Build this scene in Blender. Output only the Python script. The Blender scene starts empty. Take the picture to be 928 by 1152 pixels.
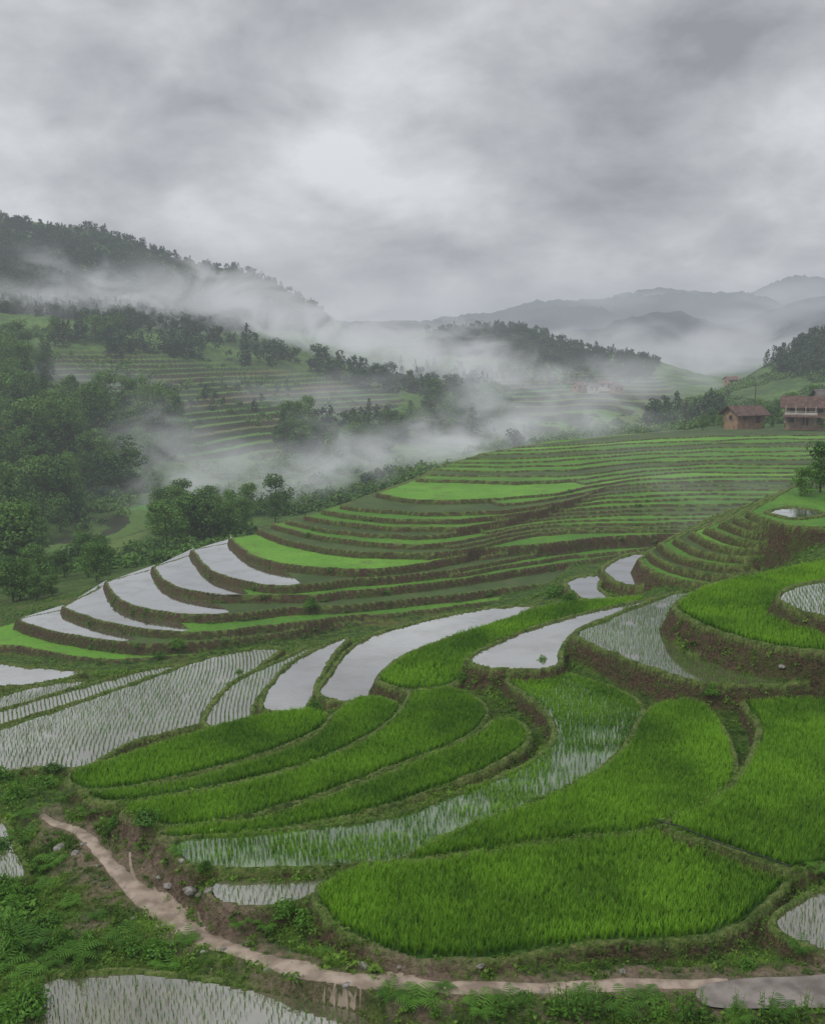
import bpy, math, random, bmesh
import numpy as np
rng=np.random.default_rng(7); random.seed(7)
scene=bpy.context.scene; COL=scene.collection
# ------------------------------------------------------------ camera survey
P=math.radians(9.1); F=1100.0
def ray(u,v):
    a=(u-464.)/F; b=(576.-v)/F
    dY=math.cos(P)+b*math.sin(P); dz=-math.sin(P)+b*math.cos(P)
    return a/dY, dz/dY          # s = X/Y , e = Z/Y
def gp(u,v,z):
    s,e=ray(u,v); Y=z/e
    return (s*Y,Y)
def proj(s,e):
    f=math.cos(P)*1-math.sin(P)*e; up=math.sin(P)*1+math.cos(P)*e
    return 464+F*s/f, 576-F*up/f
cam=bpy.data.cameras.new("camera"); co=bpy.data.objects.new("camera",cam); COL.objects.link(co)
cam.sensor_fit='VERTICAL'; cam.sensor_height=24; cam.lens=F/1152*24
cam.clip_start=0.5; cam.clip_end=12000
co.rotation_euler=(math.radians(90)-P,0,0); scene.camera=co
scene.view_settings.view_transform='Standard'; scene.view_settings.look='None'; scene.view_settings.exposure=0
# ------------------------------------------------------------ helpers
def catmull(pts,closed,n=5):
    pts=[np.array(p,float) for p in pts]; out=[]; m=len(pts)
    rg=range(m) if closed else range(m-1)
    for i in rg:
        if closed: p0,p1,p2,p3=pts[i-1],pts[i],pts[(i+1)%m],pts[(i+2)%m]
        else: p0,p1,p2,p3=pts[max(i-1,0)],pts[i],pts[i+1],pts[min(i+2,m-1)]
        for k in range(n):
            t=k/n
            out.append(0.5*((2*p1)+(-p0+p2)*t+(2*p0-5*p1+4*p2-p3)*t*t+(-p0+3*p1-3*p2+p3)*t**3))
    if not closed: out.append(pts[-1])
    return out
def resample(pts,n):
    p=np.array(pts,float); d=np.r_[0,np.cumsum(np.hypot(p[1:,0]-p[:-1,0],p[1:,1]-p[:-1,1]))]
    t=np.linspace(0,d[-1],n); return np.stack([np.interp(t,d,p[:,k]) for k in range(p.shape[1])],1)
def sdf(Pt,poly):
    out=np.empty(len(Pt)); A=poly; B=np.roll(poly,-1,axis=0); E=B-A; L=(E**2).sum(1)+1e-12
    for c in range(0,len(Pt),30000):
        p=Pt[c:c+30000]; dx=p[:,0:1]-A[:,0]; dy=p[:,1:2]-A[:,1]
        t=np.clip((dx*E[:,0]+dy*E[:,1])/L,0,1)
        d=np.sqrt(((dx-t*E[:,0])**2+(dy-t*E[:,1])**2).min(1))
        c1=(A[:,1]>p[:,1:2])!=(B[:,1]>p[:,1:2])
        xi=A[:,0]+(p[:,1:2]-A[:,1])*E[:,0]/np.where(E[:,1]==0,1e-12,E[:,1])
        ins=((c1&(p[:,0:1]<xi)).sum(1)%2)==1
        out[c:c+30000]=np.where(ins,-d,d)
    return out
def pdistz(Pt,line):
    line=np.array(line); A=line[:-1]; E=line[1:]-A; L=(E[:,:2]**2).sum(1)+1e-12; out=np.empty(len(Pt)); oz=np.empty(len(Pt))
    for c in range(0,len(Pt),30000):
        p=Pt[c:c+30000]; dx=p[:,0:1]-A[:,0]; dy=p[:,1:2]-A[:,1]
        t=np.clip((dx*E[:,0]+dy*E[:,1])/L,0,1)
        dd=(dx-t*E[:,0])**2+(dy-t*E[:,1])**2; k=dd.argmin(1); r=np.arange(len(p))
        out[c:c+30000]=np.sqrt(dd[r,k]); oz[c:c+30000]=A[k,2]+t[r,k]*E[k,2]
    return out,oz
def vnoise(x,y,seed=0):
    xi=np.floor(x).astype(np.int64); yi=np.floor(y).astype(np.int64); fx=x-xi; fy=y-yi
    fx=fx*fx*(3-2*fx); fy=fy*fy*(3-2*fy)
    def h(a,b):
        n=(a*374761393+b*668265263+seed*1442695041)&0xffffffff
        n=((n^(n>>13))*1274126177)&0xffffffff
        return ((n^(n>>16))&0xffff)/65535.
    return (h(xi,yi)*(1-fx)+h(xi+1,yi)*fx)*(1-fy)+(h(xi,yi+1)*(1-fx)+h(xi+1,yi+1)*fx)*fy-.5
def fbm(x,y,o=4,seed=0):
    r=0; a=1
    for k in range(o): r=r+a*vnoise(x*2**k,y*2**k,seed+k); a*=.5
    return r
def sstep(a,b,x):
    t=np.clip((x-a)/(b-a),0,1); return t*t*(3-2*t)
def mk(name,V,Fa,mat=None,attrs=None,smooth=False,link=True):
    V=np.asarray(V,np.float32); Fa=np.asarray(Fa,np.int32); k=Fa.shape[1]
    me=bpy.data.meshes.new(name); me.vertices.add(len(V)); me.vertices.foreach_set("co",V.ravel())
    me.loops.add(Fa.size); me.loops.foreach_set("vertex_index",Fa.ravel())
    me.polygons.add(len(Fa)); me.polygons.foreach_set("loop_start",np.arange(len(Fa),dtype=np.int32)*k)
    me.polygons.foreach_set("use_smooth",np.full(len(Fa),smooth))
    me.update(calc_edges=True)
    for an,av in (attrs or {}).items():
        a=me.attributes.new(an,'FLOAT','POINT'); a.data.foreach_set("value",np.asarray(av,np.float32))
    if mat: me.materials.append(mat)
    ob=bpy.data.objects.new(name,me)
    if link: COL.objects.link(ob)
    return ob
def N(nt,typ,ins=None,**pr):
    nd=nt.nodes.new(typ)
    for k,v in pr.items(): setattr(nd,k,v)
    for k,v in (ins or {}).items():
        if isinstance(v,bpy.types.NodeSocket): nt.links.new(v,nd.inputs[k])
        else: nd.inputs[k].default_value=v
    return nd
def c4(c): return (c[0],c[1],c[2],1)
def mixc(nt,f,a,b,mode='MIX'):
    a=a if isinstance(a,bpy.types.NodeSocket) else c4(a); b=b if isinstance(b,bpy.types.NodeSocket) else c4(b)
    return N(nt,'ShaderNodeMix',{0:f,6:a,7:b},data_type='RGBA',blend_type=mode).outputs[2]
def mth(nt,op,a,b=0.,clamp=False): return N(nt,'ShaderNodeMath',{0:a,1:b},operation=op,use_clamp=clamp).outputs[0]
def mrange(nt,v,a,b,c=0.,d=1.): return N(nt,'ShaderNodeMapRange',{0:v,1:a,2:b,3:c,4:d},interpolation_type='SMOOTHSTEP').outputs[0]
def pos(nt): return N(nt,'ShaderNodeNewGeometry').outputs['Position']
def noise(nt,vec,scale,detail=4.,rough=.55): return N(nt,'ShaderNodeTexNoise',{'Vector':vec,'Scale':scale,'Detail':detail,'Roughness':rough}).outputs['Fac']
def attr(nt,n): return N(nt,'ShaderNodeAttribute',attribute_name=n).outputs['Fac']
def newmat(name):
    m=bpy.data.materials.new(name); m.use_nodes=True; nt=m.node_tree; nt.nodes.clear()
    return m,nt,nt.nodes.new('ShaderNodeOutputMaterial')
def bump(nt,h,st,dist): return N(nt,'ShaderNodeBump',{'Height':h,'Strength':st,'Distance':dist}).outputs[0]
def princ(nt,out,col,rough=.8,nrm=None,spec=.3):
    b=N(nt,'ShaderNodeBsdfPrincipled',{'Roughness':rough,'Specular IOR Level':spec})
    if isinstance(col,bpy.types.NodeSocket): nt.links.new(col,b.inputs['Base Color'])
    else: b.inputs['Base Color'].default_value=c4(col)
    if nrm: nt.links.new(nrm,b.inputs['Normal'])
    nt.links.new(b.outputs[0],out.inputs[0]); return b
# ------------------------------------------------------------ materials
def simple(name,a,b,scale=3.,rough=.8,bd=.02):
    m,nt,o=newmat(name); n=noise(nt,pos(nt),scale,5.)
    princ(nt,o,mixc(nt,mrange(nt,n,.35,.65),a,b),rough,bump(nt,n,.5,bd)); return m
def ground_mat():
    m,nt,o=newmat("hillside_ground"); p=pos(nt)
    n1=noise(nt,p,.35,6.,.6); n2=noise(nt,p,2.2,6.,.65); n3=noise(nt,p,9.,4.,.7); n4=noise(nt,p,.05,5.)
    g=mixc(nt,mrange(nt,n2,.35,.68),(.020,.052,.006),(.080,.15,.018))
    g=mixc(nt,mrange(nt,n1,.5,.7,0,.6),g,(.13,.115,.04))
    g=mixc(nt,mrange(nt,n3,.45,.75,0,.6),g,(.03,.055,.01))
    n5=noise(nt,p,.5,5.,.7)
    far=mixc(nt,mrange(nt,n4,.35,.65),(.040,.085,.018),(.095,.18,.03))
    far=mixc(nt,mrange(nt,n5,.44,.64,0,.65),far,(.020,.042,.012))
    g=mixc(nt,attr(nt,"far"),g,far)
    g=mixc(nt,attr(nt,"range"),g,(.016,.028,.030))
    mud=mixc(nt,mrange(nt,n3,.3,.7),(.022,.015,.009),(.12,.078,.044))
    mud=mixc(nt,mrange(nt,n2,.5,.66,0,.75),mud,(.045,.08,.016))
    g=mixc(nt,mth(nt,'MULTIPLY',attr(nt,"mud"),mrange(nt,n1,.3,.6,.65,1.)),g,mud)
    bd=mixc(nt,mrange(nt,n3,.35,.65),(.07,.12,.02),(.19,.22,.07))
    g=mixc(nt,mth(nt,'MULTIPLY',attr(nt,"bund"),mrange(nt,n2,.35,.6,.25,.95)),g,bd)
    lev=attr(nt,"level")
    fld=N(nt,'ShaderNodeValToRGB',{0:lev}); cr=fld.color_ramp
    cr.elements[0].color=(.06,.15,.02,1); cr.elements[1].color=(.095,.19,.03,1)
    for q,c in ((.3,(.14,.125,.045,1)),(.5,(.075,.21,.03,1)),(.75,(.085,.14,.028,1))):
        e=cr.elements.new(q); e.color=c
    fc=mixc(nt,mrange(nt,n5,.5,.68,0,.6),fld.outputs[0],(.04,.07,.018))
    g=mixc(nt,attr(nt,"field"),g,fc)
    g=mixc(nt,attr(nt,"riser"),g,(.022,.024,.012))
    dirt=mixc(nt,mrange(nt,n3,.3,.7),(.11,.08,.055),(.24,.18,.13))
    g=mixc(nt,mth(nt,'MULTIPLY',attr(nt,"dirt"),mrange(nt,n2,.3,.6,.25,1.)),g,dirt)
    hsum=mth(nt,'ADD',n3,mth(nt,'MULTIPLY',n2,2.))
    princ(nt,o,g,.85,bump(nt,hsum,1.,.14),.2); return m
def water_mat(name,mud,refl,rip=.01,tint=(.9,.91,.90,1),lo=.45):
    m,nt,o=newmat(name); p=pos(nt)
    n=noise(nt,p,.5,4.); n2=noise(nt,p,5.,3.); n3=noise(nt,p,1.6,5.,.6)
    col=mixc(nt,mrange(nt,n3,.3,.7),mud,tuple(x*1.7 for x in mud))
    nr=bump(nt,n2,.25,rip)
    d=N(nt,'ShaderNodeBsdfDiffuse',{'Color':col})
    g=N(nt,'ShaderNodeBsdfGlossy',{'Color':tint,'Roughness':.06,'Normal':nr})
    lw=N(nt,'ShaderNodeLayerWeight',{'Blend':.5}).outputs['Facing']
    f=mth(nt,'MULTIPLY',mrange(nt,lw,.3,.88,lo,1.),mrange(nt,n,.25,.6,refl*.78,refl))
    mx=N(nt,'ShaderNodeMixShader',{0:f,1:d.outputs[0],2:g.outputs[0]})
    nt.links.new(mx.outputs[0],o.inputs[0]); return m
def leaf_mat(name,a,b,trans=.35,objrand=False,rough=.6,scale=.25):
    m,nt,o=newmat(name); v=attr(nt,"tone")
    if objrand: v=mth(nt,'ADD',mth(nt,'MULTIPLY',v,.7),mth(nt,'MULTIPLY',N(nt,'ShaderNodeObjectInfo').outputs['Random'],.5))
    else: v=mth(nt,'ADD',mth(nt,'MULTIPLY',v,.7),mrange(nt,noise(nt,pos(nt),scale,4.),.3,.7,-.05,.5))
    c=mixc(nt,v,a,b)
    d=N(nt,'ShaderNodeBsdfDiffuse',{'Color':c}); t=N(nt,'ShaderNodeBsdfTranslucent',{'Color':c})
    mx=N(nt,'ShaderNodeMixShader',{0:trans,1:d.outputs[0],2:t.outputs[0]})
    gl=N(nt,'ShaderNodeBsdfGlossy',{'Roughness':rough,'Color':(.8,.85,.9,1)})
    m2=N(nt,'ShaderNodeMixShader',{0:.015,1:mx.outputs[0],2:gl.outputs[0]})
    nt.links.new(m2.outputs[0],o.inputs[0]); return m
def crop_mat(name,a,b,c):
    m,nt,o=newmat(name); p=pos(nt)
    n=noise(nt,p,.18,4.); n2=noise(nt,p,2.5,6.,.75); n3=noise(nt,p,.45,5.)
    col=mixc(nt,mrange(nt,n,.35,.65),a,b); col=mixc(nt,mrange(nt,n2,.42,.72,0,.8),col,c)
    col=mixc(nt,mrange(nt,n3,.52,.74,0,.55),col,(.095,.09,.04))
    princ(nt,o,col,.8,bump(nt,n2,.8,.15),.2); return m
M_ground=ground_mat()
M_water=water_mat("still_water",(.08,.07,.05),.90)
M_seedw=water_mat("shallow_muddy_water",(.075,.068,.042),.80,.01,(.84,.85,.82,1),.38)
M_mixw=water_mat("green_shallow_water",(.045,.085,.02),.6,.01,(.84,.86,.82,1),.4)
M_mudw=water_mat("dark_paddy_water",(.02,.05,.008),.08)
M_green=crop_mat("young_rice_crop",(.060,.165,.018),(.09,.215,.022),(.035,.09,.012))
M_bright=crop_mat("bright_rice_crop",(.09,.23,.020),(.125,.28,.03),(.06,.15,.018))
M_dull=crop_mat("weedy_terrace",(.034,.070,.017),(.055,.105,.025),(.065,.052,.028))
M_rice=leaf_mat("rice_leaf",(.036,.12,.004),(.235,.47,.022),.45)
M_seed=leaf_mat("seedling_leaf",(.055,.15,.015),(.15,.32,.04),.4)
M_weed=leaf_mat("weed_leaf",(.03,.08,.006),(.19,.33,.04),.4,scale=1.2)
M_tree=leaf_mat("tree_foliage",(.012,.042,.012),(.07,.145,.032),.28,True)
M_tree2=leaf_mat("broadleaf_foliage",(.018,.060,.012),(.13,.255,.038),.32,True)
M_forest=leaf_mat("forest_canopy",(.015,.038,.016),(.06,.115,.034),.2,scale=.02)
M_bush=leaf_mat("scrub_foliage",(.028,.075,.012),(.13,.26,.036),.28,scale=.03)
M_shrub=leaf_mat("shrub_foliage",(.03,.09,.008),(.13,.29,.03),.4,True)
M_bark=simple("bark",(.05,.035,.025),(.10,.075,.055),4.)
# ------------------------------------------------------------ paddies  (outline surveyed, level z)
PAD=[]
def pad(kind,z,pts,n=5,**kw):
    q=catmull(pts,True,n); w=np.array([gp(u,v,z) for u,v in q]); PAD.append(dict(kind=kind,z=z,poly=w,**kw)); return w
pad('rice',-14.0,[(360,1005),(400,984),(470,971),(560,955),(650,944),(738,934),(800,955),(860,974),(885,988),(864,1012),(822,1042),(780,1056),(700,1059),(620,1066),(540,1078),(470,1078),(410,1058),(375,1035)])
pad('rice',-13.7,[(818,773),(860,771),(930,775),(1020,790),(1090,850),(1060,920),(980,950),(930,970),(890,978),(820,954),(754,929),(795,910),(832,880),(848,850),(857,822),(842,795)])
pad('rice',-13.9,[(462,968),(520,936),(580,916),(650,885),(700,850),(722,813),(742,795),(787,794),(814,828),(824,860),(816,890),(784,915),(732,931),(650,943),(560,954)])
pad('mixed',-14.1,[(203,947),(300,938),(430,921),(520,893),(596,860),(626,830),(616,800),(570,764),(610,755),(660,765),(714,788),(718,815),(692,850),(644,882),(570,914),(512,936),(457,964),(390,973),(300,975),(225,974)])
pad('rice',-14.8,[(82,872),(150,848),(200,832),(280,810),(350,800),(368,812),(332,835),(260,859),(180,879),(105,889)],tight=1)
pad('rice',-14.62,[(102,895),(200,881),(280,860),(350,834),(380,803),(408,786),(443,791),(444,806),(402,835),(330,865),(230,887),(142,902)],tight=1)
pad('rice',-14.42,[(143,909),(240,891),(330,869),(406,838),(450,804),(469,778),(515,778),(546,800),(526,829),(450,860),(350,898),(260,922),(187,930)],tight=1)
pad('rice',-14.25,[(184,938),(280,926),(360,902),(450,867),(529,833),(560,812),(587,817),(591,836),(560,859),(480,892),(400,917),(300,936),(222,945)],tight=1)
pad('seed',-14.28,[(243,993),(300,989),(352,987),(372,992),(356,1004),(310,1018),(252,1016)],small=1)
pad('seed',-14.8,[(52,1106),(90,1098),(150,1096),(250,1108),(350,1128),(410,1146),(440,1200),(200,1230),(20,1220),(30,1140)])
pad('seed',-13.9,[(874,1035),(900,1015),(935,1000),(990,995),(1010,1050),(960,1075),(920,1066),(888,1054)])
pad('seed',-15.3,[(-60,915),(-10,922),(6,930),(16,952),(28,978),(18,990),(-60,1000)])
pad('seed',-16.0,[(-80,838),(0,821),(60,801),(150,770),(220,745),(270,733),(313,730),(294,747),(264,772),(241,800),(223,815),(150,835),(92,864),(40,864),(-20,874),(-90,874)])
pad('seed',-16.5,[(-60,812),(0,800),(60,782),(130,763),(195,749),(182,761),(110,783),(45,802),(0,815),(-60,826)])
pad('seed',-16.9,[(-60,800),(0,784),(50,771),(94,767),(62,782),(0,799),(-60,810)])
pad('water',-17.4,[(-80,752),(-20,744),(30,751),(90,756),(62,766),(0,773),(-60,782)])
pad('seed',-15.8,[(232,812),(262,770),(300,751),(347,729),(342,739),(310,762),(287,790),(273,815)])
pad('water',-15.5,[(298,796),(308,768),(338,741),(388,718),(374,738),(358,765),(348,790),(336,800)])
pad('water',-15.1,[(360,781),(378,752),(402,725),(440,709),(510,691),(560,684),(598,683),(562,701),(502,721),(454,742),(431,761),(411,787),(382,789)])
pad('rice',-14.4,[(428,766),(450,744),(500,721),(570,698),(620,682),(685,675),(724,676),(640,702),(572,725),(532,746),(508,769),(468,777)])
pad('water',-13.7,[(530,741),(560,724),(620,701),(690,683),(740,674),(700,692),(655,707),(632,725),(624,749),(590,754),(548,751)])
pad('seed',-13.1,[(649,713),(690,694),(730,678),(775,665),(767,682),(752,702),(762,730),(802,745),(875,760),(925,766),(860,770),(795,768),(725,749),(680,730)])
pad('rice',-11.9,[(762,682),(800,660),(850,649),(928,632),(1020,615),(1080,680),(1020,745),(928,734),(870,727),(825,716),(785,700)])
pad('seed',-11.2,[(878,674),(893,661),(928,654),(1000,648),(1020,690),(960,700),(925,692),(896,686)])
pad('water',-16.0,[(637,658),(652,649),(678,648),(671,660),(684,673),(655,673)])
pad('water',-15.6,[(679,642),(700,627),(726,623),(717,640),(730,657),(702,657)])
for z,fr,k in [(-14.6,[(720,630),(735,642),(775,654),(820,656),(870,648),(940,634),(1100,610)],'green'),
               (-14.15,[(732,621),(752,634),(800,646),(850,643),(940,628),(1100,605)],'dull'),
               (-13.7,[(745,612),(768,627),(820,636),(880,630),(940,622),(1100,600)],'green'),
               (-13.3,[(762,606),(788,620),(840,627),(900,621),(1100,596)],'dull'),
               (-12.9,[(780,600),(808,613),(860,619),(940,612),(1100,592)],'bright'),
               (-12.45,[(797,594),(828,606),(880,612),(940,607),(1100,588)],'green'),
               (-12.0,[(815,588),(848,599),(900,605),(940,602),(1100,585)],'dull'),
               (-11.55,[(830,582),(862,593),(915,598),(1100,581)],'green'),
               (-11.1,[(845,576),(875,588),(928,593),(1100,578)],'green')]:
    w=[gp(u,v,z) for u,v in catmull(fr,False,5)]
    w+= [(w[-1][0]+4,w[-1][1]+10),(w[0][0]+8,w[0][1]+13)]
    PAD.append(dict(kind=k,z=z,poly=np.array(w)))
pad('water',-11.0,[(864,576),(885,571),(910,573),(924,579),(896,583),(878,581)])
# ridge terraces
SIL=[(1200,481,-15),(930,481,-15.05),(760,483,-15.1),(700,487,-15.4),(620,495,-15.9),(540,510,-16.5),(480,530,-17.3),(430,553,-18.),(370,573,-19.),(330,585,-19.6),(262,604,-20.7),(222,616,-21.4),(175,633,-22.1),(125,648,-22.8),(80,678,-23.5),(20,690,-24.1),(-60,700,-25)]
silw=[(gp(u,v,z),z) for u,v,z in SIL]
EDG=[(-25.,[(-110,735),(0,727),(60,734),(130,742),(220,737),(300,722),(400,706)],'bright'),
(-24.1,[(20,697),(60,710),(130,721),(200,724),(280,716),(360,705),(440,698)],'dull'),
(-23.5,[(72,683),(110,697),(170,708),(240,711),(300,703),(380,694),(480,686),(560,676)],'green'),
(-22.8,[(120,655),(138,676),(190,689),(250,691),(320,684),(400,680),(500,670),(620,655)],'dull'),
(-22.1,[(174,638),(192,657),(240,669),(300,670),(360,668),(450,660),(540,648),(620,635),(720,622)],'green'),
(-21.4,[(218,619),(240,643),(290,657),(340,658),(400,651),(480,645),(560,632),(640,618),(740,610),(800,606)],'dull'),
(-20.7,[(260,606),(296,629),(380,640),(450,638),(520,626),(560,615),(640,607),(740,604),(820,600)],'bright'),
(-20.1,[(292,595),(325,608),(390,619),(470,623),(530,616),(600,601),(680,597),(750,597),(850,594)],'dull'),
(-19.6,[(308,590),(345,600),(410,610),(480,613),(540,605),(600,593),(700,589),(860,586)],'green'),
(-19.2,[(325,586),(362,594),(430,602),(500,602),(550,594),(620,583),(720,579),(870,577)],'dull'),
(-18.7,[(345,581),(380,587),(450,593),(520,592),(570,584),(640,573),(740,568),(900,566)],'green'),
(-18.2,[(365,574),(400,580),(470,585),(540,582),(600,574),(660,562),(760,556),(950,555)],'green'),
(-17.8,[(385,569),(430,574),(500,576),(570,573),(640,563),(680,552),(780,546),(950,545)],'dull'),
(-17.3,[(425,555),(470,562),(550,561),(620,556),(665,547),(760,537),(950,535)],'bright'),
(-16.9,[(470,539),(540,541),(600,541),(660,538),(760,527),(950,526)],'green'),
(-16.5,[(490,528),(560,530),(640,528),(740,519),(950,516)],'green'),
(-16.1,[(510,520),(580,520),(660,516),(760,509),(950,506)],'green'),
(-15.7,[(540,511),(620,509),(700,504),(800,499),(950,497)],'green'),
(-15.3,[(580,503),(660,499),(760,492),(950,489)],'dull')]
E2=[]
def wav(c,i,a=1.):
    c=c.copy(); c[:,1]+=a*2.0*fbm(c[:,0]/40.,np.full(len(c),i*3.1),3,12)*np.clip((c[:,0]-c[0,0])/60,0,1); return c
def ext(f): return f+[(1180,f[-1][1]-2)] if f[-1][0]>=850 else f
for i,(z,fr,k) in enumerate(EDG):
    c=resample(catmull(ext(fr),False,6),60); E2.append((z,wav(c,i),k))
    if i==len(EDG)-1: break
    c2=resample(catmull(ext(EDG[i+1][1]),False,6),60); z2=EDG[i+1][0]
    if i>=14: E2.append(((z+z2)/2,wav((c+c2)/2,i+.5),random.choice(['green','dull','bright'])))
    elif i==13:
        m=(c+c2)/2; m=m[m[:,0]>655]; E2.append(((z+z2)/2,wav(m,i+.5),'green'))
    elif i>=4:
        m=(c+c2)/2; m=m[m[:,0]>(560 if i>8 else 470)+34*(i%3)]; E2.append(((z+z2)/2,wav(m,i+.5,.8),'dull' if i%2 else 'green'))
for z,c,k in E2:
    w=[gp(u,v,z) for u,v in c]
    right=w[-1]
    back=[p for p,zz in silw if zz>z+.1 and p[0]<right[0]+2 and p[0]>w[0][0]-25]
    if c[-1][0]<900: back=[(right[0]+6,right[1]+14)]+[p for p in back if p[0]<right[0]+5]
    if len(back)==0: back=[(right[0],right[1]+10)]
    PAD.append(dict(kind=k,z=z,poly=np.array(w+back),ridge=1))
for i,ul in ((1,152),(2,214),(3,258),(4,280),(5,338)):
    z=EDG[i][0]; a=catmull(EDG[i][1],False,8); b=catmull(EDG[i+1][1],False,8)
    a=[q for q in a if q[0]<ul-8]; top=[q for q in b if q[0]<ul-25]
    poly=[gp(u,v,z) for u,v in a]+[gp(ul,a[-1][1]-2,z)]+[gp(u,v-2,z) for u,v in top[::-1]]
    if i==5: poly+= [gp(258,607,z),gp(240,612,z)]
    PAD.append(dict(kind='water',z=z,poly=np.array(poly),sheet=1))
# ------------------------------------------------------------ base relief (RBF in s, lnY)
ctl=[]
def cY(u,v,Y): s,e=ray(u,v); ctl.append((s,math.log(Y),e))
def cZ(u,v,z): s,e=ray(u,v); ctl.append((s,math.log(z/e),e))
for a in [(-100,640,150),(0,635,150),(120,618,158),(200,602,168),(300,578,188),(400,553,212),(500,522,255),(600,496,300),(700,486,330),(-200,640,160),
 (0,600,190),(100,582,208),(200,558,230),(300,534,258),(400,517,290),(500,498,330),(600,476,400),(-150,590,200),
 (0,500,240),(100,482,270),(200,480,300),(300,490,320),(400,480,360),(480,466,400),(-150,470,240),
 (0,440,290),(100,432,330),(200,430,360),(300,436,400),(400,441,440),(500,441,480),(600,441,520),(-150,420,300),
 (0,395,360),(100,390,400),(200,386,430),(300,396,460),(400,411,500),(460,424,540),(-150,370,380),
 (0,350,450),(100,352,480),(200,360,500),(300,375,530),(400,394,560),(-150,330,460),
 (0,300,560),(100,305,580),(200,320,600),(300,335,620),(350,352,630),
 (-250,215,640),(-150,225,640),(-60,238,640),(0,242,640),(50,254,640),(85,262,645),(110,256,650),(160,278,650),(215,296,660),(270,299,670),(310,314,680),(350,339,690),(400,372,700),(450,392,700),
 (0,300,900),(200,340,900),(350,390,900),(-200,290,900),
 (480,374,620),(530,362,640),(590,368,660),(650,386,680),(700,397,690),(740,405,700),(800,428,720),(500,402,560),(600,404,600),(700,425,620),(600,425,560),(700,446,500),(750,452,450),(850,440,500),(600,415,850),(750,425,900),
 (480,385,1450),(600,382,1450),(680,376,1450),(740,362,1450),(800,372,1450),(850,366,1450),(928,340,1450),(1020,322,1450),(1200,320,1450),(850,395,1800),(700,395,1800),(1000,385,1800),
 (500,372,2600),(560,362,2600),(620,340,2600),(660,346,2600),(700,330,2600),(760,322,2600),(830,336,2600),(900,318,2600),(1000,322,2600),(1200,330,2600),
 (700,415,1100),(850,412,1100),(1000,405,1100),(500,410,1100),(700,392,3900),(300,392,3900),(0,392,3900),(1000,392,3900),(-300,392,3900),
 (0,375,2200),(200,380,2200),(400,376,2200),(-300,370,2200),
 (1200,478,215),(780,484,225),(850,483,222),(940,479,222),(928,374,480),(890,390,470),(862,406,460),(1000,360,480),(1150,350,480),(900,430,650),(1050,430,650),
 (760,474,300),(800,468,320),(870,462,330),(940,455,330),(830,440,400)]: cY(*a)
for a in [(0,895,-15),(30,1050,-15.1),(200,1050,-14.9),(100,950,-15.2),(60,1000,-15.3),(400,1105,-14.3),(600,1105,-14.25),(800,1110,-14.2),(928,1100,-14.1),(1050,1100,-14.),(40,880,-14.9),(-100,900,-15),(-100,1050,-15.3),(600,1150,-14.35),(800,1150,-14.3)]: cZ(*a)
for X in (-12,-4,4,12):
    for Y,z in ((8,-14.6),(15,-14.6)): ctl.append((X/Y,math.log(Y),z/Y))
for p in PAD:
    if p.get('sheet') or p.get('small'): continue
    for q in p['poly'][::3]:
        if q[1]>0: ctl.append((q[0]/q[1],math.log(q[1]),(p['z']-.5)/q[1]))
keep=[]
for c in ctl:
    ok=True
    for k in keep:
        if abs(k[0]-c[0])*3<.02 and abs(k[1]-c[1])*1.5<.02: ok=False;break
    if ok: keep.append(c)
K=np.array(keep); SX,SY=3.,1.5
A=np.c_[K[:,0]*SX,K[:,1]*SY]; n=len(A)
D=np.sqrt(((A[:,None]-A[None])**2).sum(-1))
Mx=np.zeros((n+3,n+3)); Mx[:n,:n]=-D+np.eye(n)*.004; Mx[:n,n]=1; Mx[:n,n+1:]=A; Mx[n,:n]=1; Mx[n+1:,:n]=A.T
W=np.linalg.solve(Mx,np.r_[K[:,2],0,0,0])
def base_e(s,l):
    out=np.empty(len(s))
    for c in range(0,len(s),8000):
        q=np.c_[s[c:c+8000]*SX,l[c:c+8000]*SY]
        d=np.sqrt(((q[:,None]-A[None])**2).sum(-1)); out[c:c+8000]=-d@W[:n]+W[n]+q@W[n+1:]
    return out
# ------------------------------------------------------------ grid
S=np.r_[np.linspace(-1.1,-.5,50)[:-1],np.linspace(-.5,.5,880),np.linspace(.5,1.1,50)[1:]]
def lg(a,b,st): return list(np.arange(math.log(a),math.log(b),st))
Lr=np.array(lg(7,19,.012)+lg(19,75,.004)+lg(75,205,.0028)+lg(205,800,.005)+lg(800,4200,.010))
nS,nL=len(S),len(Lr)
cs=np.linspace(-1.1,1.1,150); cl=np.linspace(Lr[0],Lr[-1],230)
gs,gl=np.meshgrid(cs,cl); Ec=base_e(gs.ravel(),gl.ravel()).reshape(gs.shape)
Ep=np.pad(Ec,1,'edge'); Ec=(Ep[1:-1,1:-1]*2+Ep[:-2,1:-1]+Ep[2:,1:-1]+Ep[1:-1,:-2]+Ep[1:-1,2:])/6
def bil(G,xs,ys,x,y):
    fx=np.interp(x,xs,np.arange(len(xs))); fy=np.interp(y,ys,np.arange(len(ys)))
    ix=np.minimum(fx.astype(int),len(xs)-2); iy=np.minimum(fy.astype(int),len(ys)-2); fx=fx-ix; fy=fy-iy
    return (G[iy,ix]*(1-fx)+G[iy,ix+1]*fx)*(1-fy)+(G[iy+1,ix]*(1-fx)+G[iy+1,ix+1]*fx)*fy
ss,ll=np.meshgrid(S,Lr); Y=np.exp(ll); X=ss*Y
Eb=bil(Ec,cs,cl,ss.ravel(),ll.ravel()).reshape(ss.shape)
Zb=Eb*Y
near=1-sstep(40,110,Y)
amp=.16*near+(1-near)*np.clip(Y*.006,0,9)
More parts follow.
